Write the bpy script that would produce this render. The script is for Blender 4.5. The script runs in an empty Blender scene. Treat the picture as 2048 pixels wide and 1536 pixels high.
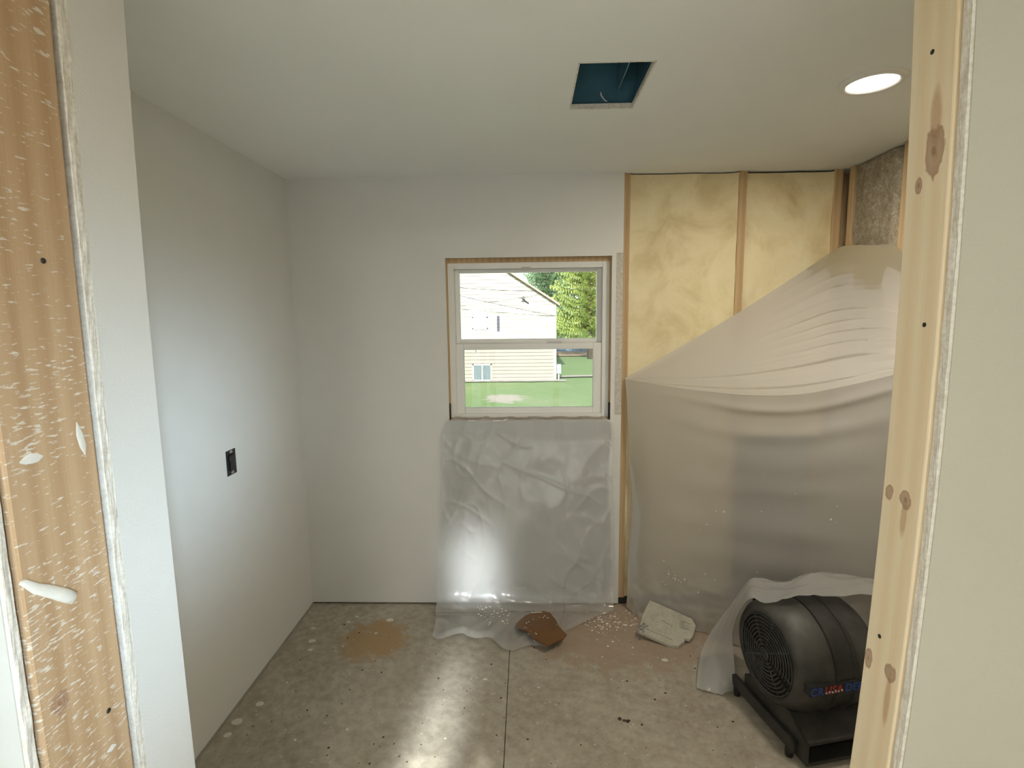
import bpy, math, random
from mathutils import Matrix, Vector, noise

random.seed(7)
S = bpy.context.scene
COL = S.collection

# ------------------------------------------------------------------ camera
YAW, PITCH, ROLL = 0.030, 0.1277, -0.0118
CAM = Vector((1.2523, -2.7851, 1.6313))
cy, sy = math.cos(YAW), math.sin(YAW)
cp, sp = math.cos(PITCH), math.sin(PITCH)
cr, sr = math.cos(ROLL), math.sin(ROLL)
vr = Vector((cy, sy, 0)); vf = Vector((-sy*cp, cy*cp, -sp)); vu = Vector((-sy*sp, cy*sp, cp))
vr2 = vr*cr + vu*sr; vu2 = vu*cr - vr*sr
cam_d = bpy.data.cameras.new('camera')
cam_d.sensor_width = 36.0
cam_d.lens = 1037.47/2048*36.0
cam_d.clip_start = 0.02
cam_d.clip_end = 300
cam = bpy.data.objects.new('camera', cam_d)
COL.objects.link(cam)
m = Matrix.Identity(4)
for i in range(3):
    m[i][0] = vr2[i]; m[i][1] = vu2[i]; m[i][2] = -vf[i]; m[i][3] = CAM[i]
cam.matrix_world = m
S.camera = cam

# ------------------------------------------------------------------ world, sun, daylight, exposure
S.view_settings.view_transform = 'Standard'
S.view_settings.look = 'None'
S.view_settings.gamma = 1.0
S.view_settings.use_curve_mapping = False
S.view_settings.exposure = 0.0
W = bpy.data.worlds.new('sky'); S.world = W
W.use_nodes = True
bg = W.node_tree.nodes['Background']
bg.inputs['Color'].default_value = (0.80, 0.91, 1.0, 1)
bg.inputs['Strength'].default_value = 1.35

def lamp(name, kind, loc, energy, color, target=None, **kw):
    d = bpy.data.lights.new(name, kind)
    d.energy = energy; d.color = color
    for k, v in kw.items():
        setattr(d, k, v)
    o = bpy.data.objects.new(name, d); COL.objects.link(o)
    o.location = loc
    if target is not None:
        o.rotation_euler = (Vector(target)-Vector(loc)).to_track_quat('-Z', 'Y').to_euler()
    return o

# low sun behind the photographer: it enters the invented hall's sidelight and lights the gable outside
lamp('sun', 'SUN', (0, -20, 9), 12.5, (1.0, 0.97, 0.91), (2.0, 0, 1.0), angle=math.radians(0.9))
# added lamps: narrow daylight beams and a warm fill in the unseen hall
lamp('added_daylight_beam', 'AREA', (3.6, -5.9, 1.38), 1.95, (0.64, 0.84, 1.0), (0.0, -1.10, 1.16),
     shape='RECTANGLE', size=0.45, size_y=0.8, spread=math.radians(10.5))  # added beam that brightens the left wall by the doorway
lamp('added_floor_beam', 'AREA', (0.36, -5.93, 1.02), 2.0, (0.90, 0.96, 1.0), (0.79, -1.75, 0.0),
     shape='RECTANGLE', size=0.13, size_y=0.50, spread=math.radians(3))  # added beam for the bright streak along the floor
lamp('added_wall_glow', 'AREA', (0.36, -5.93, 0.62), 0.50, (0.90, 0.96, 1.0), (0.95, 0.0, 0.16),
     shape='RECTANGLE', size=0.12, size_y=0.50, spread=math.radians(4.5))  # added glow low on the back wall
lamp('added_hall_fill', 'AREA', (0.7, -3.4, 2.33), 27.0, (1.0, 0.92, 0.80), (0.7, -3.4, 0), shape='DISK', size=0.3)  # added fill for hall wall and right stud, no fixture

S.cycles.use_denoising = True
S.cycles.use_adaptive_sampling = True
S.cycles.adaptive_threshold = 0.12
S.cycles.adaptive_min_samples = 16
S.cycles.max_bounces = 8
S.cycles.diffuse_bounces = 5
S.cycles.glossy_bounces = 3
S.cycles.transmission_bounces = 6
S.cycles.transparent_max_bounces = 10
S.cycles.sample_clamp_indirect = 4.0
S.cycles.caustics_reflective = False
S.cycles.caustics_refractive = False

# ------------------------------------------------------------------ helpers
class MB:
    def __init__(s): s.v = []; s.f = []
    def box(s, x0, x1, y0, y1, z0, z1):
        n = len(s.v)
        s.v += [(x0,y0,z0),(x1,y0,z0),(x1,y1,z0),(x0,y1,z0),(x0,y0,z1),(x1,y0,z1),(x1,y1,z1),(x0,y1,z1)]
        s.f += [tuple(n+i for i in q) for q in ((0,3,2,1),(4,5,6,7),(0,1,5,4),(1,2,6,5),(2,3,7,6),(3,0,4,7))]
        return s
    def grid(s, fn, nu, nv, close_u=False):
        n = len(s.v)
        for j in range(nv+1):
            for i in range(nu+1):
                s.v.append(tuple(fn(i/nu, j/nv)))
        for j in range(nv):
            for i in range(nu):
                a = n+j*(nu+1)+i
                s.f.append((a, a+1, a+nu+2, a+nu+1))
        return s
    def prism(s, poly, thick):
        """poly: list of 3D points (planar, CCW seen against thick), thick: vector"""
        n = len(s.v); k = len(poly); t = Vector(thick)
        s.v += [tuple(p) for p in poly]
        s.v += [tuple(Vector(p)+t) for p in poly]
        s.f.append(tuple(n+i for i in range(k))[::-1])
        s.f.append(tuple(n+k+i for i in range(k)))
        for i in range(k):
            j = (i+1) % k
            s.f.append((n+i, n+j, n+k+j, n+k+i))
        return s
    def tube(s, pts, r, seg=8, closed=False, cap=True):
        n = len(s.v); pts = [Vector(p) for p in pts]; k = len(pts)
        for i, p in enumerate(pts):
            if closed: t = pts[(i+1) % k]-pts[i-1]
            else: t = pts[min(i+1, k-1)]-pts[max(i-1, 0)]
            t.normalize()
            a = t.orthogonal().normalized() if abs(t.z) > .95 else t.cross(Vector((0,0,1))).normalized()
            b = t.cross(a)
            rr = r[i] if isinstance(r, (list, tuple)) else r
            for q in range(seg):
                an = 2*math.pi*q/seg
                s.v.append(tuple(p+(a*math.cos(an)+b*math.sin(an))*rr))
        for i in range(k if closed else k-1):
            i2 = (i+1) % k
            for q in range(seg):
                q2 = (q+1) % seg
                s.f.append((n+i*seg+q, n+i*seg+q2, n+i2*seg+q2, n+i2*seg+q))
        if cap and not closed:
            s.f.append(tuple(n+q for q in range(seg))[::-1])
            s.f.append(tuple(n+(k-1)*seg+q for q in range(seg)))
        return s
    def lathe(s, prof, origin, axis='z', seg=48):
        """prof: list of (radius, height)"""
        n = len(s.v); o = origin
        for r, h in prof:
            for q in range(seg):
                a = 2*math.pi*q/seg; c, d = r*math.cos(a), r*math.sin(a)
                if axis == 'z': s.v.append((o[0]+c, o[1]+d, o[2]+h))
                elif axis == 'x': s.v.append((o[0]+h, o[1]+c, o[2]+d))
                else: s.v.append((o[0]+c, o[1]+h, o[2]+d))
        for i in range(len(prof)-1):
            for q in range(seg):
                q2 = (q+1) % seg
                s.f.append((n+i*seg+q, n+i*seg+q2, n+(i+1)*seg+q2, n+(i+1)*seg+q))
        return s
    def build(s, name, mat=None, parent=None, smooth=False, off=None, bevel=0):
        me = bpy.data.meshes.new(name)
        v = s.v
        if off is not None:
            v = [(a-off[0], b-off[1], c-off[2]) for a, b, c in v]
        me.from_pydata(v, [], s.f)
        import bmesh
        b = bmesh.new(); b.from_mesh(me); bmesh.ops.recalc_face_normals(b, faces=b.faces); b.to_mesh(me); b.free()
        if smooth:
            for p in me.polygons: p.use_smooth = True
        o = bpy.data.objects.new(name, me); COL.objects.link(o)
        if mat: me.materials.append(mat)
        if parent: o.parent = parent
        if bevel:
            bm = o.modifiers.new('bevel', 'BEVEL'); bm.width = bevel; bm.segments = 2; bm.limit_method = 'ANGLE'
        return o

def box(name, mat, parent, x0, x1, y0, y1, z0, z1, **k):
    return MB().box(x0, x1, y0, y1, z0, z1).build(name, mat, parent, **k)

def tag(o, label=None, cat=None, group=None, kind=None):
    if label: o['label'] = label
    if cat: o['category'] = cat
    if group: o['group'] = group
    if kind: o['kind'] = kind
    return o

def empty(name, loc=(0,0,0), rz=0.0):
    o = bpy.data.objects.new(name, None); COL.objects.link(o)
    o.location = loc; o.rotation_euler = (0,0,rz); o.empty_display_size = .1
    return o

def nz(x, y, z=0.0): return noise.noise(Vector((x, y, z)))
def fbm(x, y, z=0.0, o=4): return noise.fractal(Vector((x, y, z)), 1.0, 2.0, o)

# ------------------------------------------------------------------ materials
def new_mat(name):
    m = bpy.data.materials.new(name); m.use_nodes = True
    nt = m.node_tree; nt.nodes.clear()
    out = nt.nodes.new('ShaderNodeOutputMaterial')
    return m, nt, out
def N(nt, t, **kw):
    n = nt.nodes.new('ShaderNode'+t)
    for k, v in kw.items():
        if k in n.inputs: n.inputs[k].default_value = v
        else: setattr(n, k, v)
    return n
def L(nt, a, b): nt.links.new(a, b)
def c4(c): return (c[0], c[1], c[2], 1)
def mixc(nt, fac, a, b, mode='MIX'):
    n = nt.nodes.new('ShaderNodeMix'); n.data_type = 'RGBA'; n.blend_type = mode
    for val, idx in ((fac, 0), (a, 6), (b, 7)):
        if hasattr(val, 'is_output') or isinstance(val, bpy.types.NodeSocket): L(nt, val, n.inputs[idx])
        else: n.inputs[idx].default_value = val if idx == 0 else c4(val)
    return n.outputs[2]
def math_(nt, op, a, b=None, c=None):
    n = nt.nodes.new('ShaderNodeMath'); n.operation = op
    for i, val in enumerate((a, b, c)):
        if val is None: continue
        if isinstance(val, bpy.types.NodeSocket): L(nt, val, n.inputs[i])
        else: n.inputs[i].default_value = val
    return n.outputs[0]
def ramp(nt, fac, stops):
    n = nt.nodes.new('ShaderNodeValToRGB'); e = n.color_ramp.elements
    e[0].position, e[0].color = stops[0][0], c4(stops[0][1])
    e[1].position, e[1].color = stops[-1][0], c4(stops[-1][1])
    for p, c in stops[1:-1]:
        q = e.new(p); q.color = c4(c)
    L(nt, fac, n.inputs[0]); return n.outputs[0]
def coords(nt, scale=(1,1,1), loc=(0,0,0)):
    t = N(nt, 'TexCoord'); mp = N(nt, 'Mapping'); mp.inputs['Scale'].default_value = scale; mp.inputs['Location'].default_value = loc
    L(nt, t.outputs['Object'], mp.inputs[0]); return mp.outputs[0]
def noise_t(nt, vec, scale, detail=4, rough=.55, dist=0):
    n = N(nt, 'TexNoise'); n.inputs['Scale'].default_value = scale; n.inputs['Detail'].default_value = detail
    n.inputs['Roughness'].default_value = rough; n.inputs['Distortion'].default_value = dist
    L(nt, vec, n.inputs['Vector']); return n.outputs[0]
def bump(nt, h, strength, dist, bsdf):
    b = N(nt, 'Bump'); b.inputs['Strength'].default_value = strength; b.inputs['Distance'].default_value = dist
    L(nt, h, b.inputs['Height']); L(nt, b.outputs[0], bsdf.inputs['Normal'])

def simple(name, color, rough=.6, var=.06, scale=8, bmp=0, bscale=60, metal=0, spec=.5):
    m, nt, out = new_mat(name)
    b = N(nt, 'BsdfPrincipled', Roughness=rough, Metallic=metal)
    b.inputs['Specular IOR Level'].default_value = spec
    v = coords(nt)
    n = noise_t(nt, v, scale, 4)
    lo = [max(0, c*(1-var)) for c in color]; hi = [min(1, c*(1+var)) for c in color]
    L(nt, ramp(nt, n, [(.3, lo), (.7, hi)]), b.inputs['Base Color'])
    if bmp:
        bump(nt, noise_t(nt, v, bscale, 5), bmp, .004, b)
    L(nt, b.outputs[0], out.inputs[0]); return m

def speckled(name, base, dark, light, rough=.9, s1=60, s2=220, bmp=.5):
    m, nt, out = new_mat(name)
    b = N(nt, 'BsdfPrincipled', Roughness=rough); v = coords(nt)
    n1 = noise_t(nt, v, s1, 6, .7); n2 = noise_t(nt, v, s2, 3, .6)
    c = ramp(nt, n1, [(.32, dark), (.5, base), (.72, light)])
    c = mixc(nt, .35, c, ramp(nt, n2, [(.38, dark), (.6, light)]))
    L(nt, c, b.inputs['Base Color']); bump(nt, n1, bmp, .004, b)
    L(nt, b.outputs[0], out.inputs[0]); return m

def wood(name, dark, light, rough=.7, specks=None, knots=(), plane='yz', ringscale=9.0, offset=(0,0,0)):
    """grain runs along Z. knots: (a, z, radius, stretch, tail) in the plane coordinates"""
    m, nt, out = new_mat(name)
    b = N(nt, 'BsdfPrincipled', Roughness=rough)
    v = coords(nt, (1,1,.06), offset)
    warp = noise_t(nt, v, 5, 3, .5)
    w = N(nt, 'TexWave'); w.wave_type = 'BANDS'; w.bands_direction = 'Y' if plane == 'yz' else 'X'
    w.inputs['Scale'].default_value = ringscale; w.inputs['Distortion'].default_value = 5.5; w.inputs['Detail'].default_value = 2.5
    w.inputs['Detail Scale'].default_value = 1.2
    L(nt, v, w.inputs['Vector'])
    fine = noise_t(nt, coords(nt, (1,1,.02)), 260, 3)
    g = math_(nt, 'ADD', math_(nt, 'MULTIPLY', w.outputs[1], .22), math_(nt, 'ADD', math_(nt, 'MULTIPLY', warp, .55), math_(nt, 'MULTIPLY', fine, .3)))
    c = ramp(nt, g, [(.25, light), (.8, dark)])
    if knots:
        t = N(nt, 'TexCoord'); sep = N(nt, 'SeparateXYZ'); L(nt, t.outputs['Object'], sep.inputs[0])
        A = sep.outputs[1] if plane == 'yz' else sep.outputs[0]; Z = sep.outputs[2]
        wob = noise_t(nt, coords(nt, (1,1,.6)), 60, 4)
        for (ka, kz, kr, st, tail) in knots:
            da = math_(nt, 'DIVIDE', math_(nt, 'SUBTRACT', A, ka), kr)
            dz = math_(nt, 'DIVIDE', math_(nt, 'SUBTRACT', Z, kz), kr*st)
            d = math_(nt, 'SQRT', math_(nt, 'ADD', math_(nt, 'MULTIPLY', da, da), math_(nt, 'MULTIPLY', dz, dz)))
            d = math_(nt, 'ADD', d, math_(nt, 'MULTIPLY', math_(nt, 'SUBTRACT', wob, .5), 1.1))
            f = ramp(nt, d, [(.0, (.9,.9,.9)), (.55, (.62,.62,.62)), (.85, (.88,.88,.88)), (1.35, (0,0,0))])
            ring = ramp(nt, math_(nt, 'FRACT', math_(nt, 'MULTIPLY', d, 1.9)), [(.1, (.27,.15,.09)), (.45, (.40,.25,.16)), (.9, (.34,.20,.12))])
            if tail:
                dz2 = math_(nt, 'DIVIDE', math_(nt, 'SUBTRACT', Z, kz+tail*.55), abs(tail)*.62)
                wid = math_(nt, 'DIVIDE', math_(nt, 'SUBTRACT', A, ka), kr*.62)
                d2 = math_(nt, 'ADD', math_(nt, 'MULTIPLY', dz2, dz2), math_(nt, 'MULTIPLY', wid, wid))
                d2 = math_(nt, 'ADD', d2, math_(nt, 'MULTIPLY', math_(nt, 'SUBTRACT', wob, .5), .5))
                c = mixc(nt, ramp(nt, d2, [(.30, (.62,.62,.62)), (1.15, (0,0,0))]), c, (.50,.30,.17))
            c = mixc(nt, f, c, ring)
    if specks:
        sv = coords(nt, (1, .45, 1.9) if plane == 'yz' else (.45, 1, 1.9))
        n1 = noise_t(nt, sv, 120, 4, .55); n2 = noise_t(nt, coords(nt), 5, 3)
        th = math_(nt, 'ADD', n1, math_(nt, 'MULTIPLY', math_(nt, 'SUBTRACT', n2, .5), .28))
        c = mixc(nt, ramp(nt, th, [(.585, (0,0,0)), (.65, (.8,.8,.8))]), c, specks)
    L(nt, c, b.inputs['Base Color'])
    bump(nt, g, .25, .002, b)
    L(nt, b.outputs[0], out.inputs[0]); return m

def plastic(name, tint=(.9,.9,.88), clear=.35, blur=.2, diffuse=.25, transl=.15, gloss_r=.25, bmp=0.0, ior=1.35):
    m, nt, out = new_mat(name)
    tr = N(nt, 'BsdfTransparent'); tr.inputs[0].default_value = c4(tint)
    rf = N(nt, 'BsdfRefraction'); rf.inputs['Color'].default_value = c4(tint); rf.inputs['IOR'].default_value = 1.12; rf.inputs['Roughness'].default_value = .38
    df = N(nt, 'BsdfDiffuse'); df.inputs[0].default_value = c4(tint)
    tl = N(nt, 'BsdfTranslucent'); tl.inputs[0].default_value = c4(tint)
    gl = N(nt, 'BsdfAnisotropic'); gl.inputs['Color'].default_value = (1,1,1,1); gl.inputs['Roughness'].default_value = gloss_r
    tot = clear+blur+diffuse+transl
    def mix(f, a, b):
        n = N(nt, 'MixShader'); n.inputs[0].default_value = f; L(nt, a, n.inputs[1]); L(nt, b, n.inputs[2]); return n.outputs[0]
    a = mix(blur/max(1e-6, clear+blur), tr.outputs[0], rf.outputs[0])
    d = mix(transl/max(1e-6, diffuse+transl), df.outputs[0], tl.outputs[0])
    c = mix((diffuse+transl)/tot, a, d)
    fr = N(nt, 'Fresnel'); fr.inputs[0].default_value = ior
    n = N(nt, 'MixShader'); L(nt, math_(nt, 'MULTIPLY', fr.outputs[0], .8), n.inputs[0]); L(nt, c, n.inputs[1]); L(nt, gl.outputs[0], n.inputs[2])
    if bmp:
        h = noise_t(nt, coords(nt, (1,1,1)), 16, 4, .55, 1.5)
        bb = N(nt, 'Bump'); bb.inputs['Strength'].default_value = bmp; bb.inputs['Distance'].default_value = .02; L(nt, h, bb.inputs['Height'])
        for q in (df, gl, tl): L(nt, bb.outputs[0], q.inputs['Normal'])
    L(nt, n.outputs[0], out.inputs[0]); return m

def glass(name):
    m, nt, out = new_mat(name)
    tr = N(nt, 'BsdfTransparent'); tr.inputs[0].default_value = (.96,.98,.97,1)
    gl = N(nt, 'BsdfAnisotropic'); gl.inputs['Roughness'].default_value = .02
    fr = N(nt, 'Fresnel'); fr.inputs[0].default_value = 1.45
    n = N(nt, 'MixShader'); L(nt, math_(nt, 'MULTIPLY', fr.outputs[0], .7), n.inputs[0]); L(nt, tr.outputs[0], n.inputs[1]); L(nt, gl.outputs[0], n.inputs[2])
    L(nt, n.outputs[0], out.inputs[0]); return m

def screen_mat():
    m, nt, out = new_mat('insect_screen_mesh')
    tr = N(nt, 'BsdfTransparent'); df = N(nt, 'BsdfDiffuse'); df.inputs[0].default_value = (.10,.10,.10,1)
    mx = N(nt, 'MixShader'); mx.inputs[0].default_value = .33; L(nt, tr.outputs[0], mx.inputs[1]); L(nt, df.outputs[0], mx.inputs[2])
    L(nt, mx.outputs[0], out.inputs[0]); return m

def emit(name, color, strength):
    m, nt, out = new_mat(name)
    e = N(nt, 'Emission'); e.inputs[0].default_value = c4(color); e.inputs[1].default_value = strength
    L(nt, e.outputs[0], out.inputs[0]); return m

M_PAINT = simple('white_wall_paint', (.74,.74,.71), .55, .02, 3, .12, 260, spec=.35)
M_CEIL = simple('ceiling_paint', (.86,.88,.86), .7, .02, 2, .08, 200, spec=.3)
M_HALL = simple('hall_wall_paint', (.52,.50,.41), .5, .02, 3, .15, 240)
M_GYP = speckled('gypsum_edge', (.76,.73,.65), (.56,.51,.43), (.86,.84,.78), s1=30, s2=160)
M_PAPER = speckled('raw_drywall_edge', (.58,.55,.48), (.36,.33,.27), (.74,.72,.66), s1=70, s2=260)
M_DARK = simple('painted_gap_shade', (.03,.025,.02), .9)  # near-black standing for shade in gaps and hollows
M_STUD_OLD = wood('old_stud_wood', (.44,.28,.15), (.62,.44,.27), .75, specks=(.78,.75,.66),
                  knots=((-2.087,1.06,.017,1.2,0), (-2.03,1.05,.05,1.6,0)) and ((-2.087,1.06,.016,1.15,0),), ringscale=7)
M_STUD_NEW = wood('pale_pine_wood', (.82,.66,.43), (.94,.84,.64), .6,
                  knots=((-1.934,1.877,.021,1.9,.085), (-1.906,1.832,.0075,1.7,0), (-1.893,1.322,.010,1.7,0), (-1.932,1.322,.014,1.25,-.06),
                         (-1.888,1.004,.011,1.7,0), (-1.944,1.014,.014,1.3,-.09)), ringscale=8)
M_STUD_BACK = wood('back_stud_wood', (.42,.28,.14), (.60,.44,.25), .75, plane='xz', ringscale=10)
M_VINYL = simple('white_vinyl', (.80,.80,.77), .35, .01)
M_GLASS = glass('window_glass')

def foam_mat():
    m, nt, out = new_mat('yellow_spray_foam')
    b = N(nt, 'BsdfPrincipled', Roughness=.75); v = coords(nt)
    n1 = noise_t(nt, v, 4, 5, .6, .6); n2 = noise_t(nt, v, 60, 4)
    c = ramp(nt, n1, [(.28, (.60,.48,.26)), (.5, (.76,.66,.41)), (.7, (.82,.74,.51))])
    L(nt, c, b.inputs['Base Color']); bump(nt, n2, .5, .004, b)
    L(nt, b.outputs[0], out.inputs[0]); return m
M_FOAM = foam_mat()
M_WOOL = speckled('mineral_wool', (.30,.25,.17), (.17,.13,.08), (.52,.49,.42), s1=35, s2=170, bmp=.8)

def floor_mat():
    m, nt, out = new_mat('dusty_subfloor')
    b = N(nt, 'BsdfPrincipled'); v = coords(nt)
    n1 = noise_t(nt, v, 3.2, 8, .68); n2 = noise_t(nt, v, 26, 6, .65); n3 = noise_t(nt, v, 120, 3)
    c = ramp(nt, n1, [(.3, (.25,.215,.165)), (.5, (.35,.315,.25)), (.68, (.46,.43,.36))])
    c = mixc(nt, .5, c, ramp(nt, n2, [(.32, (.20,.17,.125)), (.55, (.38,.345,.28)), (.75, (.52,.49,.42))]))
    # warm bare wood towards the shower corner
    t = N(nt, 'TexCoord'); sp_ = N(nt, 'SeparateXYZ'); L(nt, t.outputs['Object'], sp_.inputs[0])
    X, Y = sp_.outputs[0], sp_.outputs[1]
    def blob(cx, cy_, rx, ry, w=.9):
        dx = math_(nt, 'DIVIDE', math_(nt, 'SUBTRACT', X, cx), rx); dy = math_(nt, 'DIVIDE', math_(nt, 'SUBTRACT', Y, cy_), ry)
        d = math_(nt, 'ADD', math_(nt, 'MULTIPLY', dx, dx), math_(nt, 'MULTIPLY', dy, dy))
        return math_(nt, 'ADD', d, math_(nt, 'MULTIPLY', math_(nt, 'SUBTRACT', noise_t(nt, v, 14, 5, .65), .5), w*3))
    c = mixc(nt, ramp(nt, blob(1.75, -.22, .62, .38), [(.5, (.6,.6,.6)), (1.3, (0,0,0))]), c, (.34,.235,.16))
    # rust stain
    c = mixc(nt, ramp(nt, blob(.46, -.33, .19, .20, .75), [(.35, (.75,.75,.75)), (1.1, (0,0,0))]), c, (.33,.20,.07))
    # white drips and dark specks
    vo = N(nt, 'TexVoronoi'); vo.inputs['Scale'].default_value = 24; L(nt, v, vo.inputs['Vector'])
    c = mixc(nt, ramp(nt, vo.outputs[0], [(.055, (.55,.55,.55)), (.1, (0,0,0))]), c, (.12,.09,.06))
    vo2 = N(nt, 'TexVoronoi'); vo2.inputs['Scale'].default_value = 17; L(nt, coords(nt, (1,1,1), (3.3,1.7,0)), vo2.inputs['Vector'])
    c = mixc(nt, ramp(nt, vo2.outputs[0], [(.05, (.6,.6,.6)), (.11, (0,0,0))]), c, (.60,.57,.50))
    L(nt, c, b.inputs['Base Color'])
    L(nt, ramp(nt, n2, [(.3, (.45,.45,.45)), (.7, (.75,.75,.75))]), b.inputs['Roughness'])
    bump(nt, math_(nt, 'ADD', n2, math_(nt, 'MULTIPLY', n3, .4)), .35, .003, b)
    L(nt, b.outputs[0], out.inputs[0]); return m
M_FLOOR = floor_mat()

H = 2.36; WR = 2.882; SEAM = 1.758

# ------------------------------------------------------------------ the room shell
fl = empty('floor'); tag(fl, 'grey dusty plywood subfloor with a long seam between two sheets', 'floor', kind='structure')
box('floor_panel', M_FLOOR, fl, -.02, 1.1525, -2.14, .03, -.02, 0)
box('floor_panel', M_FLOOR, fl, 1.1555, 2.99, -2.14, .03, -.02, 0)
box('bounce_floor_board', simple('pale_bounce_floor', (.70,.69,.65), .5, .06, 3), fl, -1.2, 4.0, -6.0, -3.0, -.02, 0)  # unseen floor made pale to bounce sunlight up to the ceiling
box('floor_panel', M_FLOOR, fl, -1.2, 4.0, -2.998, -2.143, -.02, 0)
box('joist_layer', M_DARK, fl, -1.3, 4.1, -6.1, .14, -.10, -.021)

ce = empty('ceiling'); tag(ce, 'smooth grey-white painted ceiling with a square cut hole', 'ceiling', kind='structure')
hx0, hx1, hy0, hy1 = 1.408, 1.632, -1.173, -.832
mb = MB(); zt = H+.016
for a in ((-.02,hx0,-1.98,.12), (hx1,3.0,-1.98,.12), (hx0,hx1,-1.98,hy0), (hx0,hx1,hy1,.12)):
    mb.box(a[0],a[1],a[2],a[3],H,zt)
mb.build('ceiling_board', M_CEIL, ce)
mb = MB(); e = .004   # ragged gypsum lip of the cut
mb.box(hx0-.001,hx0+e,hy0,hy1,H-.001,zt); mb.box(hx1-e,hx1+.001,hy0,hy1,H-.001,zt); mb.box(hx0,hx1,hy0-.001,hy0+e,H-.001,zt); mb.box(hx0,hx1,hy1-e,hy1+.001,H-.001,zt)
mb.build('cut_edge', M_GYP, ce)
box('hall_ceiling_board', M_CEIL, ce, -1.3, 4.1, -6.1, -1.98, H, zt)

# left wall
wl = box('wall_left', M_PAINT, None, -.10, 0, -1.98, .02, .006, H+.01)
tag(wl, 'plain white painted wall on the left with a black outlet', 'wall', kind='structure')
tr = box('trim_1', simple('dusty_joint', (.30,.29,.24), .9), None, -.004, .007, -1.82, 0, 0, .007)
tag(tr, 'dusty grey joint strip along the foot of the left wall', 'trim', kind='structure')

# back wall: drywall with window opening, framing and foam
wx0, wx1, wz0, wz1 = .823, 1.700, 1.073, 1.945
wb = empty('wall_back'); tag(wb, 'back wall, white drywall on the left and open studs with yellow foam on the right', 'wall', kind='structure')
mb = MB(); T = .0127
for a in ((-.02,wx0,.010,H), (wx1,1.728,.010,H), (wx0,wx1,wz1,H), (wx0,wx1,.010,wz0)):
    mb.box(a[0],a[1],0,T,a[2],a[3])
mb.build('drywall', M_PAINT, wb)
# raw edge strip by the seam: painted above, rough beside the window
box('raw_edge', M_PAINT, wb, 1.728, SEAM, .0, T, 1.96, H)
box('raw_edge', M_PAPER, wb, 1.722, SEAM, -.0008, T, 1.10, 1.96)
box('raw_edge', M_PAINT, wb, 1.728, SEAM, .0, T, .010, 1.10)
box('sole_plate', M_DARK, wb, -.02, WR, T+.002, .10, 0, .038)  # plate painted near-black as the shade in the gap under the drywall
def stud_mesh(x0, x1, z0, z1, y0=T, y1=.105): return MB().box(x0,x1,y0,y1,z0,z1)
stud_mesh(1.752, 1.792, .038, H).build('stud', M_STUD_BACK, wb, bevel=.003)
stud_mesh(2.345, 2.386, .038, H).build('stud', M_STUD_BACK, wb, bevel=.003)
stud_mesh(2.826, 2.868, .038, H).build('stud', M_STUD_BACK, wb, bevel=.003)
stud_mesh(.75, .815, .038, H, T+.001).build('stud', M_STUD_BACK, wb)
stud_mesh(1.707, 1.751, .038, H, T+.001).build('stud', M_STUD_BACK, wb)
def foam(x0, x1, z0, z1, seed):
    def fn(u, v):
        x = x0+(x1-x0)*u; z = z0+(z1-z0)*v
        e = min(u, 1-u)*(x1-x0)
        y = .030 - .010*fbm(x*6, z*5, seed, 4) - .007*nz(x*3, z*3, seed+5) - .012*math.exp(-e/.02)
        return (x, y, z)
    return MB().grid(fn, 46, max(12, int(46*(z1-z0)/(x1-x0))))
foam(1.790, 2.347, .038, H-.006, 1.0).build('foam_insulation', M_FOAM, wb, smooth=True)
foam(2.384, 2.828, .97, H-.010, 9.0).build('foam_insulation', M_FOAM, wb, smooth=True)
M_SHEATH = simple('dark_sheathing', (.075,.068,.055), .9, .2, 10)
box('sheathing_board', M_SHEATH, wb, 2.386, 2.826, .085, .095, .038, .97)
mb = MB()
for a in ((-.15,wx0-.01,-.12,H+.25), (wx1+.01,3.05,-.12,H+.25), (wx0-.01,wx1+.01,wz1+.01,H+.25), (wx0-.01,wx1+.01,-.12,wz0-.01)):
    mb.box(a[0],a[1],.106,.130,a[2],a[3])
mb.build('outer_sheathing', M_STUD_BACK, wb)

# right wall: open bays with wool above, pale board below
wr = empty('wall_right'); tag(wr, 'right wall with studs and grey wool insulation above plastic sheet', 'wall', kind='structure')
M_STUD_R = wood('right_wall_stud_wood', (.46,.32,.17), (.64,.48,.29), .75, plane='yz', ringscale=10)
box('stud', M_STUD_R, wr, WR, WR+.09, -.050, -.012, 0, H, bevel=.003)
box('stud', M_STUD_R, wr, WR, WR+.09, -.432, -.394, 0, H, bevel=.003)
box('stud', M_STUD_R, wr, WR, WR+.09, -1.02, -.98, 0, H, bevel=.003)
box('stud', M_STUD_R, wr, WR, WR+.09, -1.62, -1.58, 0, H, bevel=.003)
def wool(y0, y1, z0, z1, seed):
    def fn(u, v):
        y = y0+(y1-y0)*u; z = z0+(z1-z0)*v
        curl = .035*max(0, (u-.86)/.14)*(.4+.6*v)
        return (WR+.012-.012*fbm(y*9, z*7, seed, 5)+curl, y, z)
    return MB().grid(fn, 30, 46)
wool(-.058, -.372, 1.0, H-.004, 3).build('wool_batt', M_WOOL, wr, smooth=True)
wool(-.436, -.975, 1.0, H-.004, 5).build('wool_batt', M_WOOL, wr, smooth=True)
wool(-1.03, -1.575, 1.0, H-.004, 8).build('wool_batt', M_WOOL, wr, smooth=True)
M_PALE = simple('pale_grey_board', (.62,.61,.58), .7, .04)
box('lower_board', M_PALE, wr, WR-.014, WR-.001, -1.9, -.004, .01, 1.42)
box('outer_sheathing', M_SHEATH, wr, WR+.092, WR+.11, -2.0, .12, -.1, H+.2)

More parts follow.
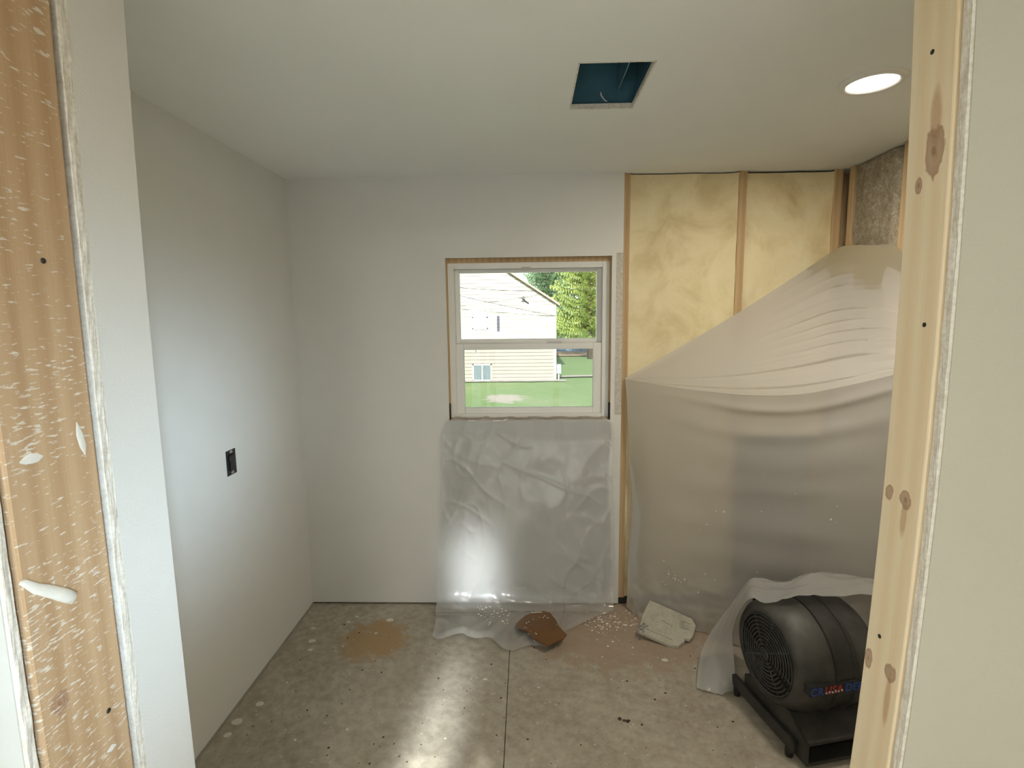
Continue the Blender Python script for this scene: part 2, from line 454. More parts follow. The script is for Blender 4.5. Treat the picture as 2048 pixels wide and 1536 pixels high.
# front wall around the rough opening
wf = empty('wall_front'); tag(wf, 'unfinished doorway wall with bare wood studs and cut drywall edges', 'wall', kind='structure')
def bowed(name, mat, x0, x1, y0, y1, bow, z0=0.0, z1=2.24, edge=0, face=+1, n=40, bevel=0, rag=0, seed=0):
    """vertical member; bow(z) shifts it along x, rag roughens the face on side `face`"""
    mb = MB(); ring = []
    ny = 6 if rag else 1
    def sec(z):
        d = bow(z); pts = []
        for k in range(ny+1):
            y = y0+(y1-y0)*k/ny
            r = rag*fbm(y*90, z*22, seed, 4)
            pts.append(((x1 if face > 0 else x0)+d+r*(1 if 0 < k < ny else .6), y, z))
        pts.append(((x0 if face > 0 else x1)+d, y1, z)); pts.append(((x0 if face > 0 else x1)+d, y0, z))
        return pts
    secs = [sec(z0+(z1-z0)*i/n) for i in range(n+1)]
    k = len(secs[0])
    for s_ in secs: mb.v += s_
    for i in range(n):
        for j in range(k):
            j2 = (j+1) % k
            mb.f.append((i*k+j, i*k+j2, (i+1)*k+j2, (i+1)*k+j))
    mb.f.append(tuple(range(k))); mb.f.append(tuple(n*k+j for j in range(k)))
    return mb.build(name, mat, wf, bevel=bevel)
bl = lambda z: .010*((z-1.42)/.70)**2 - .0045 if z > 1.42 else .004*((z-1.42)/.70)**2 - .0045
br = lambda z: .010 - .020*((z-1.50)/.70)**2
rag = 0.0012
XL, XRt = .544, 1.873
bowed('stud', M_STUD_OLD, XL-.038, XL, -2.121, -1.968, bl, bevel=.005)
bowed('gypsum_edge', M_GYP, XL-.30, XL-.002, -2.141, -2.129, bl, rag=.0025, seed=2, n=120)
bowed('gypsum_edge', M_GYP, XL-.034, XL+.001, -1.9585, -1.942, bl, rag=.0018, seed=3, n=120)
bowed('painted_return', M_PAINT, XL-.03, XL+.001, -1.942, -1.821, bl)
box('hall_drywall', simple('hall_white_paint', (.58,.60,.575), .5, .02), wf, -1.2, XL-.012, -2.1425, -2.13, 0, H)
box('framing_fill', M_DARK, wf, -.1, XL-.05, -2.12, -1.85, 0, H)
box('room_drywall', M_PAINT, wf, 0, XL-.028, -1.834, -1.821, 0, H)
bowed('stud', M_STUD_NEW, XRt, XRt+.038, -1.966, -1.876, br, face=-1, bevel=.003)
bowed('gypsum_edge', M_GYP, XRt+.004, XRt+.036, -1.985, -1.970, br, face=-1, rag=.002, seed=5, n=120)
box('hall_drywall', M_HALL, wf, XRt+.034, 4.0, -1.9865, -1.972, 0, H)
bowed('hall_drywall_edge', M_HALL, XRt+.009, XRt+.05, -1.9868, -1.9852, br, face=-1)
for yx in (2.42, 2.84):
    box('stud', M_STUD_R, wf, yx, yx+.038, -1.966, -1.876, 0, H)
box('header', M_STUD_R, wf, XL-.03, XRt+.04, -1.966, -1.876, 2.24, H)
box('header', M_STUD_R, wf, XL-.03, XRt+.04, -2.122, -1.97, 2.24, H)
# screws, knot hole, plaster smears on the studs
M_SCREW = simple('dark_screw', (.05,.045,.04), .5, metal=.6)
for (y, z) in ((-1.921,2.024), (-1.939,1.612), (-1.909,1.061)):
    x = XRt+br(z)
    MB().lathe([(0,-.0012),(.0036,-.0010),(.0040,.002)], (x, y, z), 'x', 12).build('screw_head', M_SCREW, wf, smooth=True)
for (y, z) in ((-2.025,1.722), (-2.007,.981)):
    x = XL+bl(z)
    MB().lathe([(0,.0012),(.0042,.0010),(.0046,-.002)], (x, y, z), 'x', 12).build('screw_head', M_SCREW, wf, smooth=True)
M_PLASTER = simple('dried_plaster', (.78,.76,.69), .7, .05, 30, .3, 90)
def smear(pts, radii, flat=.5):
    def blobmb():
        mb = MB(); seg = 14; k = len(pts)
        for i, (y, z) in enumerate(pts):
            t = Vector((pts[min(i+1,k-1)][0]-pts[max(i-1,0)][0], pts[min(i+1,k-1)][1]-pts[max(i-1,0)][1])).normalized()
            nrm = Vector((-t.y, t.x)); x = XL+bl(z)
            for q in range(seg+1):
                a = math.pi*q/seg
                w = math.cos(a)*radii[i]*(1+.2*nz(y*60, z*60, q)); h = math.sin(a)*radii[i]*flat
                mb.v.append((x+h+.0002, y+nrm.x*w, z+nrm.y*w))
        for i in range(k-1):
            for q in range(seg):
                a = i*(seg+1)+q; mb.f.append((a, a+1, a+seg+2, a+seg+1))
        return mb
    return blobmb()
smear([(-2.122,1.272),(-2.115,1.268),(-2.10,1.252),(-2.085,1.240),(-2.07,1.228),(-2.055,1.215),(-2.044,1.205),(-2.040,1.202)],
      [.002,.005,.0075,.0085,.009,.010,.009,.001], .6).build('plaster_smear', M_PLASTER, wf, smooth=True)
smear([(-2.098,1.437),(-2.09,1.438),(-2.08,1.438),(-2.07,1.437),(-2.062,1.437)], [.001,.006,.0075,.006,.001], .12).build('plaster_smear', M_PLASTER, wf, smooth=True)
smear([(-2.000,1.475),(-1.997,1.455),(-1.993,1.435),(-1.991,1.42)], [.001,.006,.006,.001], .12).build('plaster_smear', M_PLASTER, wf, smooth=True)
smear([(-2.02,.915),(-2.01,.914),(-2.0,.912)], [.001,.006,.001], .15).build('plaster_smear', M_PLASTER, wf, smooth=True)

# invented hall behind the camera, shaped so sun and daylight reach the room
hl = empty('wall_hall'); tag(hl, 'plain cream hall walls invented behind the doorway to admit sun and daylight', 'wall', kind='structure')
box('side_wall', M_HALL, hl, -1.3, -1.2, -6.1, -1.85, 0, H)
mb = MB()     # end wall: invented low windows and sidelight slits that shape the sun
for a in ((-1.2,-1.0,0,H), (-1.0,.275,1.38,H), (.605,3.9,1.38,H), (3.9,4.0,0,H), (.275,.605,2.0,H), (-1.0,3.9,0,.08),
          (.0,.10,.08,1.38), (.175,.275,.08,2.0), (.445,.535,.08,2.0), (.605,.70,.08,2.0), (1.7,1.8,.08,1.38), (2.75,2.85,.08,1.38)):
    mb.box(a[0],a[1],-6.1,-6.0,a[2],a[3])
mb.build('invented_end_wall', M_HALL, hl)
box('blank_side_wall', M_HALL, hl, 4.0, 4.1, -6.1, -1.95, 0, H)
box('sun_block_roof', M_SHEATH, hl, -1.4, 4.2, -6.2, .3, H+.26, H+.30)  # unseen lid added to keep the sun out of the shell
box('sun_block_wall', M_SHEATH, hl, 3.0, 3.02, -2.0, .12, H, H+.26)  # unseen strip added to block sun above the ceiling
box('sun_block_wall', M_SHEATH, hl, -1.4, 4.2, -6.2, -6.1, H, H+.26)  # unseen strip added to block sun above the end wall

# ------------------------------------------------------------------ window
wi = empty('window_1', (wx0, 0, wz0)); tag(wi, 'small white vinyl double-hung window looking onto a lawn', 'window', kind='structure')
WO = (wx0, 0, wz0)
def wbox(name, mat, parent, *a, **k): return MB().box(*a).build(name, mat, parent, off=WO, **k)
wbox('rough_jamb', M_STUD_BACK, wi, wx0-.020, wx0-.001, T, .105, wz0, wz1)
wbox('rough_jamb', M_STUD_BACK, wi, wx1+.001, wx1+.020, T, .105, wz0, wz1)
wbox('rough_head', M_STUD_BACK, wi, wx0-.02, wx1+.02, T, .105, wz1+.001, wz1+.02)
wbox('rough_sill', M_STUD_BACK, wi, wx0-.02, wx1+.02, T, .105, wz0-.02, wz0-.001)
wbox('filler', M_STUD_BACK, wi, wx0-.001, .8295, .030, .105, wz0, wz1)
wbox('filler', M_STUD_BACK, wi, 1.6935, wx1+.001, .030, .105, wz0, wz1)
wbox('filler', M_STUD_BACK, wi, wx0, wx1, .034, .105, 1.9215, wz1+.001)
wbox('filler', M_STUD_BACK, wi, wx0, wx1, .034, .105, wz0-.001, 1.0835)
fo = (.829, 1.694, 1.083, 1.922)
fi = (.862, 1.657, 1.104, 1.890)
def ring(o, i, y0, y1):
    mb = MB()
    mb.box(o[0], i[0], y0, y1, o[2], o[3]); mb.box(i[1], o[1], y0, y1, o[2], o[3])
    mb.box(i[0], i[1], y0, y1, i[3], o[3]); mb.box(i[0], i[1], y0, y1, o[2], i[2]); return mb
ring(fo, fi, .036, .118).build('frame', M_VINYL, wi, off=WO, bevel=.002)
us = ring((.862,1.657,1.470,1.890), (.888,1.630,1.515,1.871), .074, .096).build('upper_sash', M_VINYL, wi, off=WO, bevel=.002)
wbox('pane', M_GLASS, us, .886, 1.632, .084, .087, 1.513, 1.873)
ls = ring((.862,1.657,1.104,1.490), (.906,1.611,1.137,1.457), .046, .070).build('lower_sash', M_VINYL, wi, off=WO, bevel=.002)
wbox('pane', M_GLASS, ls, .904, 1.613, .056, .059, 1.135, 1.459)
wbox('insect_screen', screen_mat(), wi, .862, 1.657, .1085, .1092, 1.104, 1.480)
wbox('sash_lock', simple('latch_grey', (.55,.55,.54), .4), ls, 1.36, 1.44, .044, .062, 1.490, 1.499, bevel=.002)
wbox('head_latch', simple('head_latch_grey', (.35,.34,.30), .5), wi, 1.225, 1.275, .034, .040, 1.893, 1.897)  # head latch in one even mid grey
for x in (.972, 1.545):
    wbox('tilt_tab', simple('tab_grey', (.25,.24,.22), .5), ls, x-.0015, x+.0015, .043, .047, 1.443, 1.459)
for x0_, x1_ in ((wx0+.0005, wx0+.006), (wx1-.007, wx1-.0005)):
    wbox('jamb_gap_shade', M_DARK, wi, x0_, x1_, .006, .035, 1.078, 1.165)  # dark box put in for the shade in the jamb gap

# ------------------------------------------------------------------ recessed ceiling lamp
lx, ly = 2.353, -1.0
cl = empty('ceiling_light', (lx, ly, H)); tag(cl, 'round recessed ceiling light glowing warm white with thin trim ring', 'ceiling light')
MB().lathe([(.070,-.004),(.074,-.010),(.088,-.008),(.095,-.002),(.096,.002),(.07,.002),(.070,-.004)], (0,0,0), 'z', 64).build('trim_ring', M_VINYL, cl, smooth=True)
MB().lathe([(.0001,-.007),(.05,-.0065),(.071,-.004)], (0,0,0), 'z', 64).build('lens', emit('lamp_glow', (1.0,.93,.80), 9.0), cl, smooth=True)
d = bpy.data.lights.new('ceiling_light_bulb', 'AREA'); d.shape = 'DISK'; d.size = .13; d.energy = 15.0; d.color = (1.0,.90,.75)
o = bpy.data.objects.new('ceiling_light_bulb', d); COL.objects.link(o); o.location = (0,0,-.012); o.parent = cl

# ------------------------------------------------------------------ fan housing above the ceiling hole
M_TEAL = simple('teal_metal', (.085,.20,.26), .35, .25, 5, metal=.3)
fh = empty('exhaust_fan_housing', ((hx0+hx1)/2, (hy0+hy1)/2, H+.02)); tag(fh, 'dark teal metal fan box recessed above the square ceiling hole', 'fan housing')
FO = ((hx0+hx1)/2, (hy0+hy1)/2, H+.02)
mb = MB(); q = .012
mb.box(hx0-q,hx1+q,hy0-q,hy0-q+.002,H+.018,H+.20); mb.box(hx0-q,hx1+q,hy1+q-.002,hy1+q,H+.018,H+.20)
mb.box(hx0-q,hx0-q+.002,hy0-q,hy1+q,H+.018,H+.20); mb.box(hx1+q-.002,hx1+q,hy0-q,hy1+q,H+.018,H+.20)
mb.box(hx0-q,hx1+q,hy0-q,hy1+q,H+.198,H+.20)
mb.build('box_shell', M_TEAL, fh, off=FO)
MB().lathe([(.0,.165),(.045,.165),(.045,.196)], (hx1-.055, hy0+.10, H), 'z', 24).build('motor_collar', M_DARK, fh, smooth=False, off=FO)
box('divider', M_TEAL, fh, .055, .058, -.165, .165, .03, .178)
MB().tube([(.0,.172,.035),(.0,.178,.03),(.012,.176,.012),(.02,.170,.004)], .0025, 6).build('wire_stub', simple('wire_white', (.7,.7,.7), .4), fh)

# ------------------------------------------------------------------ outlet on the left wall
ob = empty('wall_outlet', (0, -.690, .985)); tag(ob, 'black bare wall outlet without cover plate on left white wall', 'outlet')
M_BLACK = simple('black_plastic', (.012,.013,.014), .35)
MB().box(-.02,.001,-.036,.036,.0,.108).build('box_rim', M_BLACK, ob, bevel=.002)
MB().box(.0,.010,-.017,.017,.020,.088).build('receptacle', M_BLACK, ob, bevel=.003)
for z in (.006, .094):
    MB().box(.001,.004,-.009,.009,z,z+.011).build('mounting_ear', simple('ear_metal', (.55,.55,.55), .3, metal=.9), ob, bevel=.001)
MB().box(.001,.003,.019,.030,.03,.08).build('side_strap', simple('strap_dark', (.05,.05,.05), .4), ob)

# ------------------------------------------------------------------ plastic sheet under the window
M_SHEET = plastic('clear_poly_sheet', (.985,.985,.98), clear=.66, blur=.02, diffuse=.16, transl=.10, gloss_r=.17, bmp=.0, ior=1.5)
def sheet_fn(u, v):
    # v: 0 top .. 1 outer floor edge ; u: 0 left .. 1 right
    ztop = 1.068+.004*math.sin(u*23)
    Lw = 1.05; fl_w = .20+.19*math.exp(-((u-.47)/.20)**2)+.05*math.sin(u*9+1)+.02*math.sin(u*31)
    if u > .72: fl_w = .20*(1-(u-.72)/.28)+.02
    tot = Lw+fl_w; s = v*tot
    # outline: narrows at the top left, flares near the floor
    xl = .785-.05*min(1, s/.9)**2-.03*max(0, (s-.9)); xr = 1.722-.01*math.sin(s*6)
    x = xl+(xr-xl)*u
    a = fbm(x*2.2+s*.6, s*2.0, 1.3, 3); b = fbm(x*6, s*4.5, 7.7, 4)
    r1 = 1-abs(nz(x*3.4-s*1.2, s*1.5+x*.8, 4.0))*2.2; r2 = 1-abs(nz(x*6.4+s*3.0, s*3.6-x*2, 8.0))*2.2
    dg = x*.8+s*.6; dh = -x*.6+s*.8          # long soft creases, mostly diagonal, broken up by masks
    r3 = 1-abs(nz(dg*2.0, dh*6.5, 14.0))*2.6; r4 = 1-abs(nz(x*7+s*2, s*2.2, 21.0))*2.4; r5 = 1-abs(nz(x*4.5-s*1.8, s*2.0+x*2, 31.0))*3.0
    m1 = max(0, .35+1.3*nz(x*1.7, s*1.9, 51)); m2 = max(0, .35+1.3*nz(x*2.3+4, s*2.1, 61)); m3 = max(0, .2+1.3*nz(x*2.0+9, s*1.6, 71))
    w = .020+.014*a+.009*m1*max(0, r1)**4+.005*m2*max(0, r2)**6+.003*b+.007*m2*max(0, r3)**6+.004*m3*max(0, r4)**4+.010*m3*max(0, r5)**7
    w *= min(1, .15+s/.12)
    if s < .06:
        t = s/.06; xs = .845+.83*u
        wv = .004+.004*math.sin(u*38+2*nz(u*9, 1))+.004*nz(u*25, t*2, 3)
        if t < .7: return (xs, .032-.036*t/.7, 1.0835+max(.001, wv))
        k = (t-.7)/.3
        return (xs+(x-xs)*k, -.004-(max(.003, w)-.004)*k*.6, 1.0835+max(.001, wv)*(1-k)-(.0155+.0)*k-.012*k)
    if s < Lw-.10:
        return (x, -max(.003, w+.02*max(0, s-.5)), ztop-s)
    # bend onto the floor
    k = (s-(Lw-.10)); y0 = -max(.003, w+.02*max(0, s-.5))
    if k < .14:
        t = k/.14*math.pi/2
        return (x, y0-.07*(1-math.cos(t)), .068+.05*(1-math.sin(t))-.055*math.sin(t)+.006*max(0, r2))
    g = k-.14
    lift = .012+.016*max(0, r1)**2*min(1, g/.05)+.012*max(0, r2)**2+.008*b
    edge = max(0, 1-(tot-s)/.03)
    return (x+.03*math.sin(s*9+x*4), y0-.07-g, max(.004, lift*(1-.5*edge)))
ps = MB().grid(sheet_fn, 150, 170).build('plastic_sheet', M_SHEET, None, smooth=True)
tag(ps, 'thin clear crinkled plastic sheet taped under the window and pooling on the floor', 'plastic sheet')

# ------------------------------------------------------------------ plastic curtain across the shower corner
M_CURT = plastic('milky_poly_sheet', (.94,.92,.88), clear=.18, blur=.32, diffuse=.33, transl=.21, gloss_r=.30)
M_CURT_TOP = plastic('milky_poly_double', (.94,.91,.86), clear=.10, blur=.28, diffuse=.38, transl=.24, gloss_r=.35)
pc = empty('plastic_curtain', (1.78, -.02, 0)); tag(pc, 'milky plastic sheeting hung across the corner beside the yellow foam', 'plastic sheet')
PO = (1.78, -.02, 0)
A = Vector((1.776, -.006, 1.296))
foldpts = [(1.776,-.006,1.296),(1.959,-.120,1.272),(2.147,-.239,1.258),(2.301,-.335,1.252),(2.475,-.445,1.274),(2.617,-.534,1.322),(2.747,-.616,1.373),(2.866,-.70,1.42)]
backpts = [(1.776,-.004,1.300),(1.970,-.003,1.412),(2.165,-.003,1.525),(2.360,-.004,1.640),(2.540,-.003,1.757),(2.720,-.003,1.876),(2.835,-.008,1.955),(2.842,-.07,1.968),(2.856,-.42,1.93),(2.868,-.66,1.70)]
def poly(pts, t):
    t = max(0, min(.99999, t))*(len(pts)-1); i = int(t); f = t-i
    p0 = Vector(pts[max(i-1,0)]); p1 = Vector(pts[i]); p2 = Vector(pts[i+1]); p3 = Vector(pts[min(i+2, len(pts)-1)])
    return .5*((2*p1)+(-p0+p2)*f+(2*p0-5*p1+4*p2-p3)*f*f+(-p0+3*p1-3*p2+p3)*f**3)
def lin(pts, t):
    t = max(0, min(.99999, t))*(len(pts)-1); i = int(t); f = t-i
    return Vector(pts[i]).lerp(Vector(pts[i+1]), f)
import numpy as np
NU, NV = 150, 190
film = np.zeros((NV+1, NU+1, 3))
for j_ in range(NV+1):
    for i_ in range(NU+1):
        u, v = i_/NU, j_/NV
        q = lin(backpts, u).lerp(poly(foldpts, u), v); film[j_, i_] = (q.x, q.y, q.z-.05*math.sin(math.pi*v)*min(1, u*1.3))
bu = film.copy()
for it in range(900):
    film[1:-1, 1:-1] = .25*(film[:-2, 1:-1]+film[2:, 1:-1]+film[1:-1, :-2]+film[1:-1, 2:])
    film[1:-1, -1] = .5*film[1:-1, -2]+.25*(film[:-2, -1]+film[2:, -1]); film[:, -1, 0] = np.minimum(film[:, -1, 0], 2.868)
film = .8*film+.2*bu
def top_fn(u, v):
    p = Vector(film[int(round(v*NV)), int(round(u*NU))])
    spread = min(1, u*1.3)
    # tension folds fanning out of the left anchor, finer and deeper towards the right and the front
    right = max(0, (u-.30)/.70)
    fold = 0
    for k, (fr_, am_, off_) in enumerate(((24, .0105, 1.0), (45, .0075, 4.0), (75, .0052, 9.0))):
        ph = v*fr_+1.6*nz(u*1.6+off_, v*2.5, 2)+u*(2.0+k)
        msk = max(0, .30+1.2*nz(u*2.4+off_, v*4.5, 6))
        fold += am_*(max(0, math.sin(ph))**3)*msk*(.30+1.5*right)*(.35+.8*v)
    fold *= spread*math.sin(math.pi*min(1, v*1.0+.02))**.5 if v < .99 else 0
    fold2 = .006*spread*math.exp(-((v-.80)/.02)**2)+.012*spread*math.exp(-((v-.965)/.022)**2)-.009*spread*math.exp(-((v-.915)/.02)**2)
    hang = .014*math.exp(-((u-.80)/.06)**2)*math.sin(v*34)*math.exp(-v*8)
    p.z += fold+fold2+.004*nz(p.x*5, p.y*5, 1)*spread-abs(hang)
    return p
MB().grid(top_fn, NU, NV).build('upper_fold', M_CURT_TOP, pc, smooth=True, off=PO)
botpts = [(1.800,-.012,.004),(1.845,-.10,.004),(1.915,-.15,.004),(2.02,-.18,.006),(2.12,-.24,.006),(2.22,-.32,.006),(2.32,-.40,.006),(2.44,-.46,.006),(2.56,-.50,.006),(2.70,-.54,.006),(2.862,-.58,.006)]
def cur_fn(u, v):
    f = poly(foldpts, u); b = poly(botpts, u)
    p = f.lerp(b, v)
    vv = math.sin(math.pi*min(1, v*1.02))
    spread = min(1, u*2.2)
    # swags under the fold, running out of the anchor
    sw = 0
    for (slope, c0, wd, am_) in ((.10, .03, .016, .014), (.18, .10, .03, .010), (.10, .22, .05, .008), (.02, .36, .035, .006), (-.14, .55, .05, .008), (-.20, .70, .06, .010)):
        cc = c0+slope*(u-u*u*.9)+.02*nz(u*3, c0*20, 1)
        sw += am_*spread*math.exp(-((v-cc)/wd)**2)*(.4+.6*math.sin(math.pi*min(1, u*1.05))+.3*nz(u*4, c0*9, 5))
    sw += .004*nz(u*5, v*8, 3)
    low = max(0, (v-.72)/.28)
    sw += low*.030*fbm(u*7, v*8, 5, 3)
    lt = max(0, 1-u/.12)
    p.y -= .03*vv*min(1, u*4)+sw+lt*.02*math.sin(v*9)
    p.x += lt*.02*vv
    p.z = max(.003, p.z)
    return p
MB().grid(cur_fn, 140, 130).build('hanging_drop', M_CURT, pc, smooth=True, off=PO)
# hem thrown over the blower
UP = [(1.983,-.675,.004),(2.065,-.5,.069),(2.141,-.5,.221),(2.24,-.52,.4),(2.287,-.56,.455),(2.357,-.6,.444),(2.431,-.62,.495),(2.515,-.62,.511),(2.644,-.62,.495),(2.741,-.62,.47),(2.859,-.62,.457)]
LO = [(2.150,-.685,.006),(2.140,-.672,.156),(2.125,-.684,.292),(2.140,-.775,.474),(2.190,-.835,.500),(2.234,-.870,.530),(2.304,-.870,.546),(2.38,-.868,.548),(2.495,-.866,.548),(2.58,-.86,.546),(2.684,-.86,.54)]
def hem_fn(u, v):
    a = poly(UP, u); b = poly(LO, u); p = a.lerp(b, v)
    k = math.sin(math.pi*v)
    p.z += k*.034*min(1, max(0, (u-.22)/.1))+.012*k*nz(u*9, v*3, 4)+.008*max(0, 1-abs(nz(u*6, v*4+2, 2))*3)
    p.y -= .03*k*max(0, 1-u/.3)+.012*nz(u*10, v*4, 7)*(1-.6*v)
    p.z = max(.004, p.z)
    return p
M_HEM = plastic('hem_poly_sheet', (.90,.90,.88), clear=.26, blur=.24, diffuse=.26, transl=.18, gloss_r=.25)
MB().grid(hem_fn, 110, 30).build('loose_hem', M_HEM, pc, smooth=True, off=PO)
# splash of plaster flecks on the curtain
fk = MB(); rf_ = random.Random(5)
for i in range(34):
    if i < 12: u, v = .27+rf_.gauss(0, .025), .80+rf_.gauss(0, .02)
    else: u, v = rf_.uniform(.2, .8), rf_.uniform(.25, .85)
    q = cur_fn(u, v); r_ = rf_.choice((.0015, .002, .003)); fk.box(q.x-r_*1.5, q.x+r_*1.5, q.y-.004, q.y-.0015, q.z-r_, q.z+r_)
fk.build('plaster_flecks', M_PLASTER, pc, off=PO)['kind'] = 'stuff'
# ------------------------------------------------------------------ air mover
am = empty('air_mover', (2.17, -.85, 0), math.radians(12)); tag(am, 'dusty black floor air mover blower half under plastic sheeting', 'blower')
M_AMB = simple('dusty_black_plastic', (.026,.025,.022), .45, .5, 14, .15, 120)
M_AMG = simple('grille_black', (.016,.017,.017), .4, .2, 20)
cyl = (-.017, .306)
hb = MB()
hb.lathe([(.150,.012),(.163,.004),(.176,.012),(.192,.032),(.203,.065),(.208,.10),(.209,.135)], (0,)+cyl, 'x', 64)
hb.lathe([(.209,.235),(.206,.29),(.192,.335),(.172,.358),(.150,.36),(.0,.36)], (0,)+cyl, 'x', 64)
hs = hb.build('side_shell', simple('dust_grey_plastic', (.044,.042,.037), .5, .7, 7, .15, 120), am, smooth=True)
MB().lathe([(.205,.135),(.2145,.138),(.2145,.152),(.209,.155),(.209,.216),(.2145,.219),(.2145,.233),(.205,.236)], (0,)+cyl, 'x', 64).build('scroll_band', M_AMB, am, smooth=False)
gb = MB()
for r in (.022,.036,.050,.064,.078,.092,.106,.120,.134,.148):
    gb.tube([(.004+.006*(r/.15)**2, cyl[0]+r*math.cos(a*2*math.pi/40), cyl[1]+r*math.sin(a*2*math.pi/40)) for a in range(40)], .0028, 5, closed=True)
for k in range(8):
    a = k*math.pi/4+.2
    gb.tube([(.005, cyl[0]+.02*math.cos(a), cyl[1]+.02*math.sin(a)), (.012, cyl[0]+.155*math.cos(a), cyl[1]+.155*math.sin(a))], .003, 5)
gr = gb.build('grille', simple('grille_ring_black', (.05,.052,.05), .35, .3, 20), am, smooth=True)
MB().lathe([(.0,.000),(.020,.001),(.022,.008),(.0,.010)], (0,)+cyl, 'x', 24).build('hub', M_AMG, gr, smooth=True)
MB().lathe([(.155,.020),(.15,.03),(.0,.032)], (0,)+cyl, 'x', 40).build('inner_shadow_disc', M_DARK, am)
MB().lathe([(.0,.05),(.085,.05),(.095,.03),(.085,.028)], (0,)+cyl, 'x', 24).build('fan_wheel', M_AMG, am, smooth=True)
# nozzle
nz_ = MB()
nz_.prism([(.02,-.245,.108),(.02,-.150,.158),(.02,-.06,.14),(.02,-.06,.128),(.02,-.148,.146),(.02,-.245,.096)], (.33,0,0))
nz_.prism([(.02,-.245,.108),(.02,-.150,.158),(.02,-.02,.17),(.02,.12,.12),(.02,.12,.022),(.02,-.245,.022)], (.010,0,0))
nz_.prism([(.34,-.245,.108),(.34,-.150,.158),(.34,-.02,.17),(.34,.12,.12),(.34,.12,.022),(.34,-.245,.022)], (.010,0,0))
nz_.box(.02,.35,-.245,.13,.018,.030)
nz_.build('outlet_nozzle', M_AMB, am, bevel=.003)
box('nozzle_dark_inside', M_AMG, am, .031, .339, -.10, .11, .031, .125)
box('base_rail', M_AMB, am, .0, .022, -.20, .18, .030, .080, bevel=.006)
box('base_rail', M_AMB, am, .348, .37, -.20, .18, .030, .080, bevel=.006)
for (x, y) in ((.011,-.17),(.011,.15),(.359,-.17),(.359,.15)):
    MB().lathe([(.0,.0),(.014,.0),(.016,.02),(.014,.036)], (x,y,0), 'z', 16).build('foot', M_AMG, am, smooth=True)
MB().tube([(.06,.13,.44),(.065,.13,.470),(.085,.13,.486),(.14,.13,.490),(.20,.13,.486),(.22,.13,.470),(.225,.13,.44)], .011, 10).build('handle', M_AMG, am, smooth=True)
def text_part(name, s, x, z, size, mat, parent, y=-.2335, sx=1.0):
    cu = bpy.data.curves.new(name, 'FONT'); cu.body = s; cu.size = size; cu.extrude = .0006; cu.align_x = 'LEFT'; cu.space_character = 1.05; cu.offset = .0008
    t = bpy.data.objects.new(name, cu); COL.objects.link(t); bpy.context.view_layer.update()
    me = bpy.data.meshes.new_from_object(t.evaluated_get(bpy.context.evaluated_depsgraph_get()))
    w = max(v.co.x for v in me.vertices)
    bpy.data.objects.remove(t)
    o = bpy.data.objects.new(name, me); COL.objects.link(o); me.materials.clear(); me.materials.append(mat)
    o.parent = parent; o.location = (x, y, z); o.rotation_euler = (math.radians(90),0,0); o.scale = (sx,1,1)
    return w*sx
M_BLUE = simple('decal_blue', (.03,.08,.33), .4); M_RED = simple('decal_red', (.40,.035,.03), .4); M_DWHITE = simple('decal_white', (.6,.6,.62), .4)
# a thin name strip follows the front of the housing
plate = MB().box(.026,.30,-.2330,-.20,.282,.318).build('name_strip', M_AMG, am)
w = text_part('lettering', 'CR', .028, .284, .040, M_BLUE, plate)
w2 = text_part('lettering', 'USA', .028+w+.004, .284, .040, M_RED, plate)
text_part('lettering', 'DER', .028+w+w2+.010, .284, .040, M_BLUE, plate)
sw = MB()
for i in range(6):
    sw.box(.028+w+.006+i*w2/6, .028+w+.006+i*w2/6+.006, -.2350, -.2340, .286+.002*(i % 2), .292+.003*(i % 2))
sw.build('white_flag_marks', M_DWHITE, plate)

# ------------------------------------------------------------------ scraps on the floor
def crumb(mb, x, y, s_, z=0.0):
    n = len(mb.v); a = random.random()*3
    p = [Vector((math.cos(a+i*1.2566)*s_*(.7+.5*random.random()), math.sin(a+i*1.2566)*s_*(.7+.5*random.random()), 0)) for i in range(5)]
    for q in p: mb.v.append((x+q.x, y+q.y, z+.0004))
    mb.v.append((x+random.uniform(-.3,.3)*s_, y, z+s_*.6))
    for i in range(5): mb.f.append((n+i, n+(i+1) % 5, n+5))
    mb.f.append(tuple(n+i for i in range(5))[::-1])
M_BROWN = simple('brown_paperboard', (.135,.060,.016), .34, .15, 9, .1, 40)
bp_ = [(1.184,-.245),(1.233,-.169),(1.272,-.144),(1.333,-.134),(1.366,-.158),(1.392,-.233),(1.402,-.288),(1.439,-.356),(1.421,-.389),(1.379,-.414),(1.343,-.439),(1.319,-.423),(1.279,-.391),(1.243,-.324),(1.196,-.298)]
bz = lambda x, y: .034+.012*math.sin((x-1.2)*9)+.008*math.cos((y+.3)*12)
def plate_mesh(pts3, thick):
    n = len(pts3); c = sum((Vector(p) for p in pts3), Vector())/n; mb = MB()
    rings = [1.0, .7, .35]
    for lev in (0, 1):
        for s_ in rings:
            for p in pts3:
                q = c+(Vector(p)-c)*s_; mb.v.append((q.x, q.y, (BZ(q.x, q.y) if BZ else q.z)-(thick if lev else 0)))
        q = c; mb.v.append((q.x, q.y, (BZ(q.x, q.y) if BZ else q.z)-(thick if lev else 0)))
    k = 3*n+1
    for lev in (0, 1):
        o = lev*k
        for r in range(2):
            for i in range(n):
                j = (i+1) % n; mb.f.append((o+r*n+i, o+r*n+j, o+(r+1)*n+j, o+(r+1)*n+i))
        for i in range(n): mb.f.append((o+2*n+i, o+2*n+(i+1) % n, o+3*n))
    for i in range(n):
        j = (i+1) % n; mb.f.append((i, j, k+j, k+i))
    return mb
BZ = bz
bs = empty('brown_scrap', (1.30,-.29,.0)); tag(bs, 'torn piece of shiny brown board lying on the clear plastic', 'board')
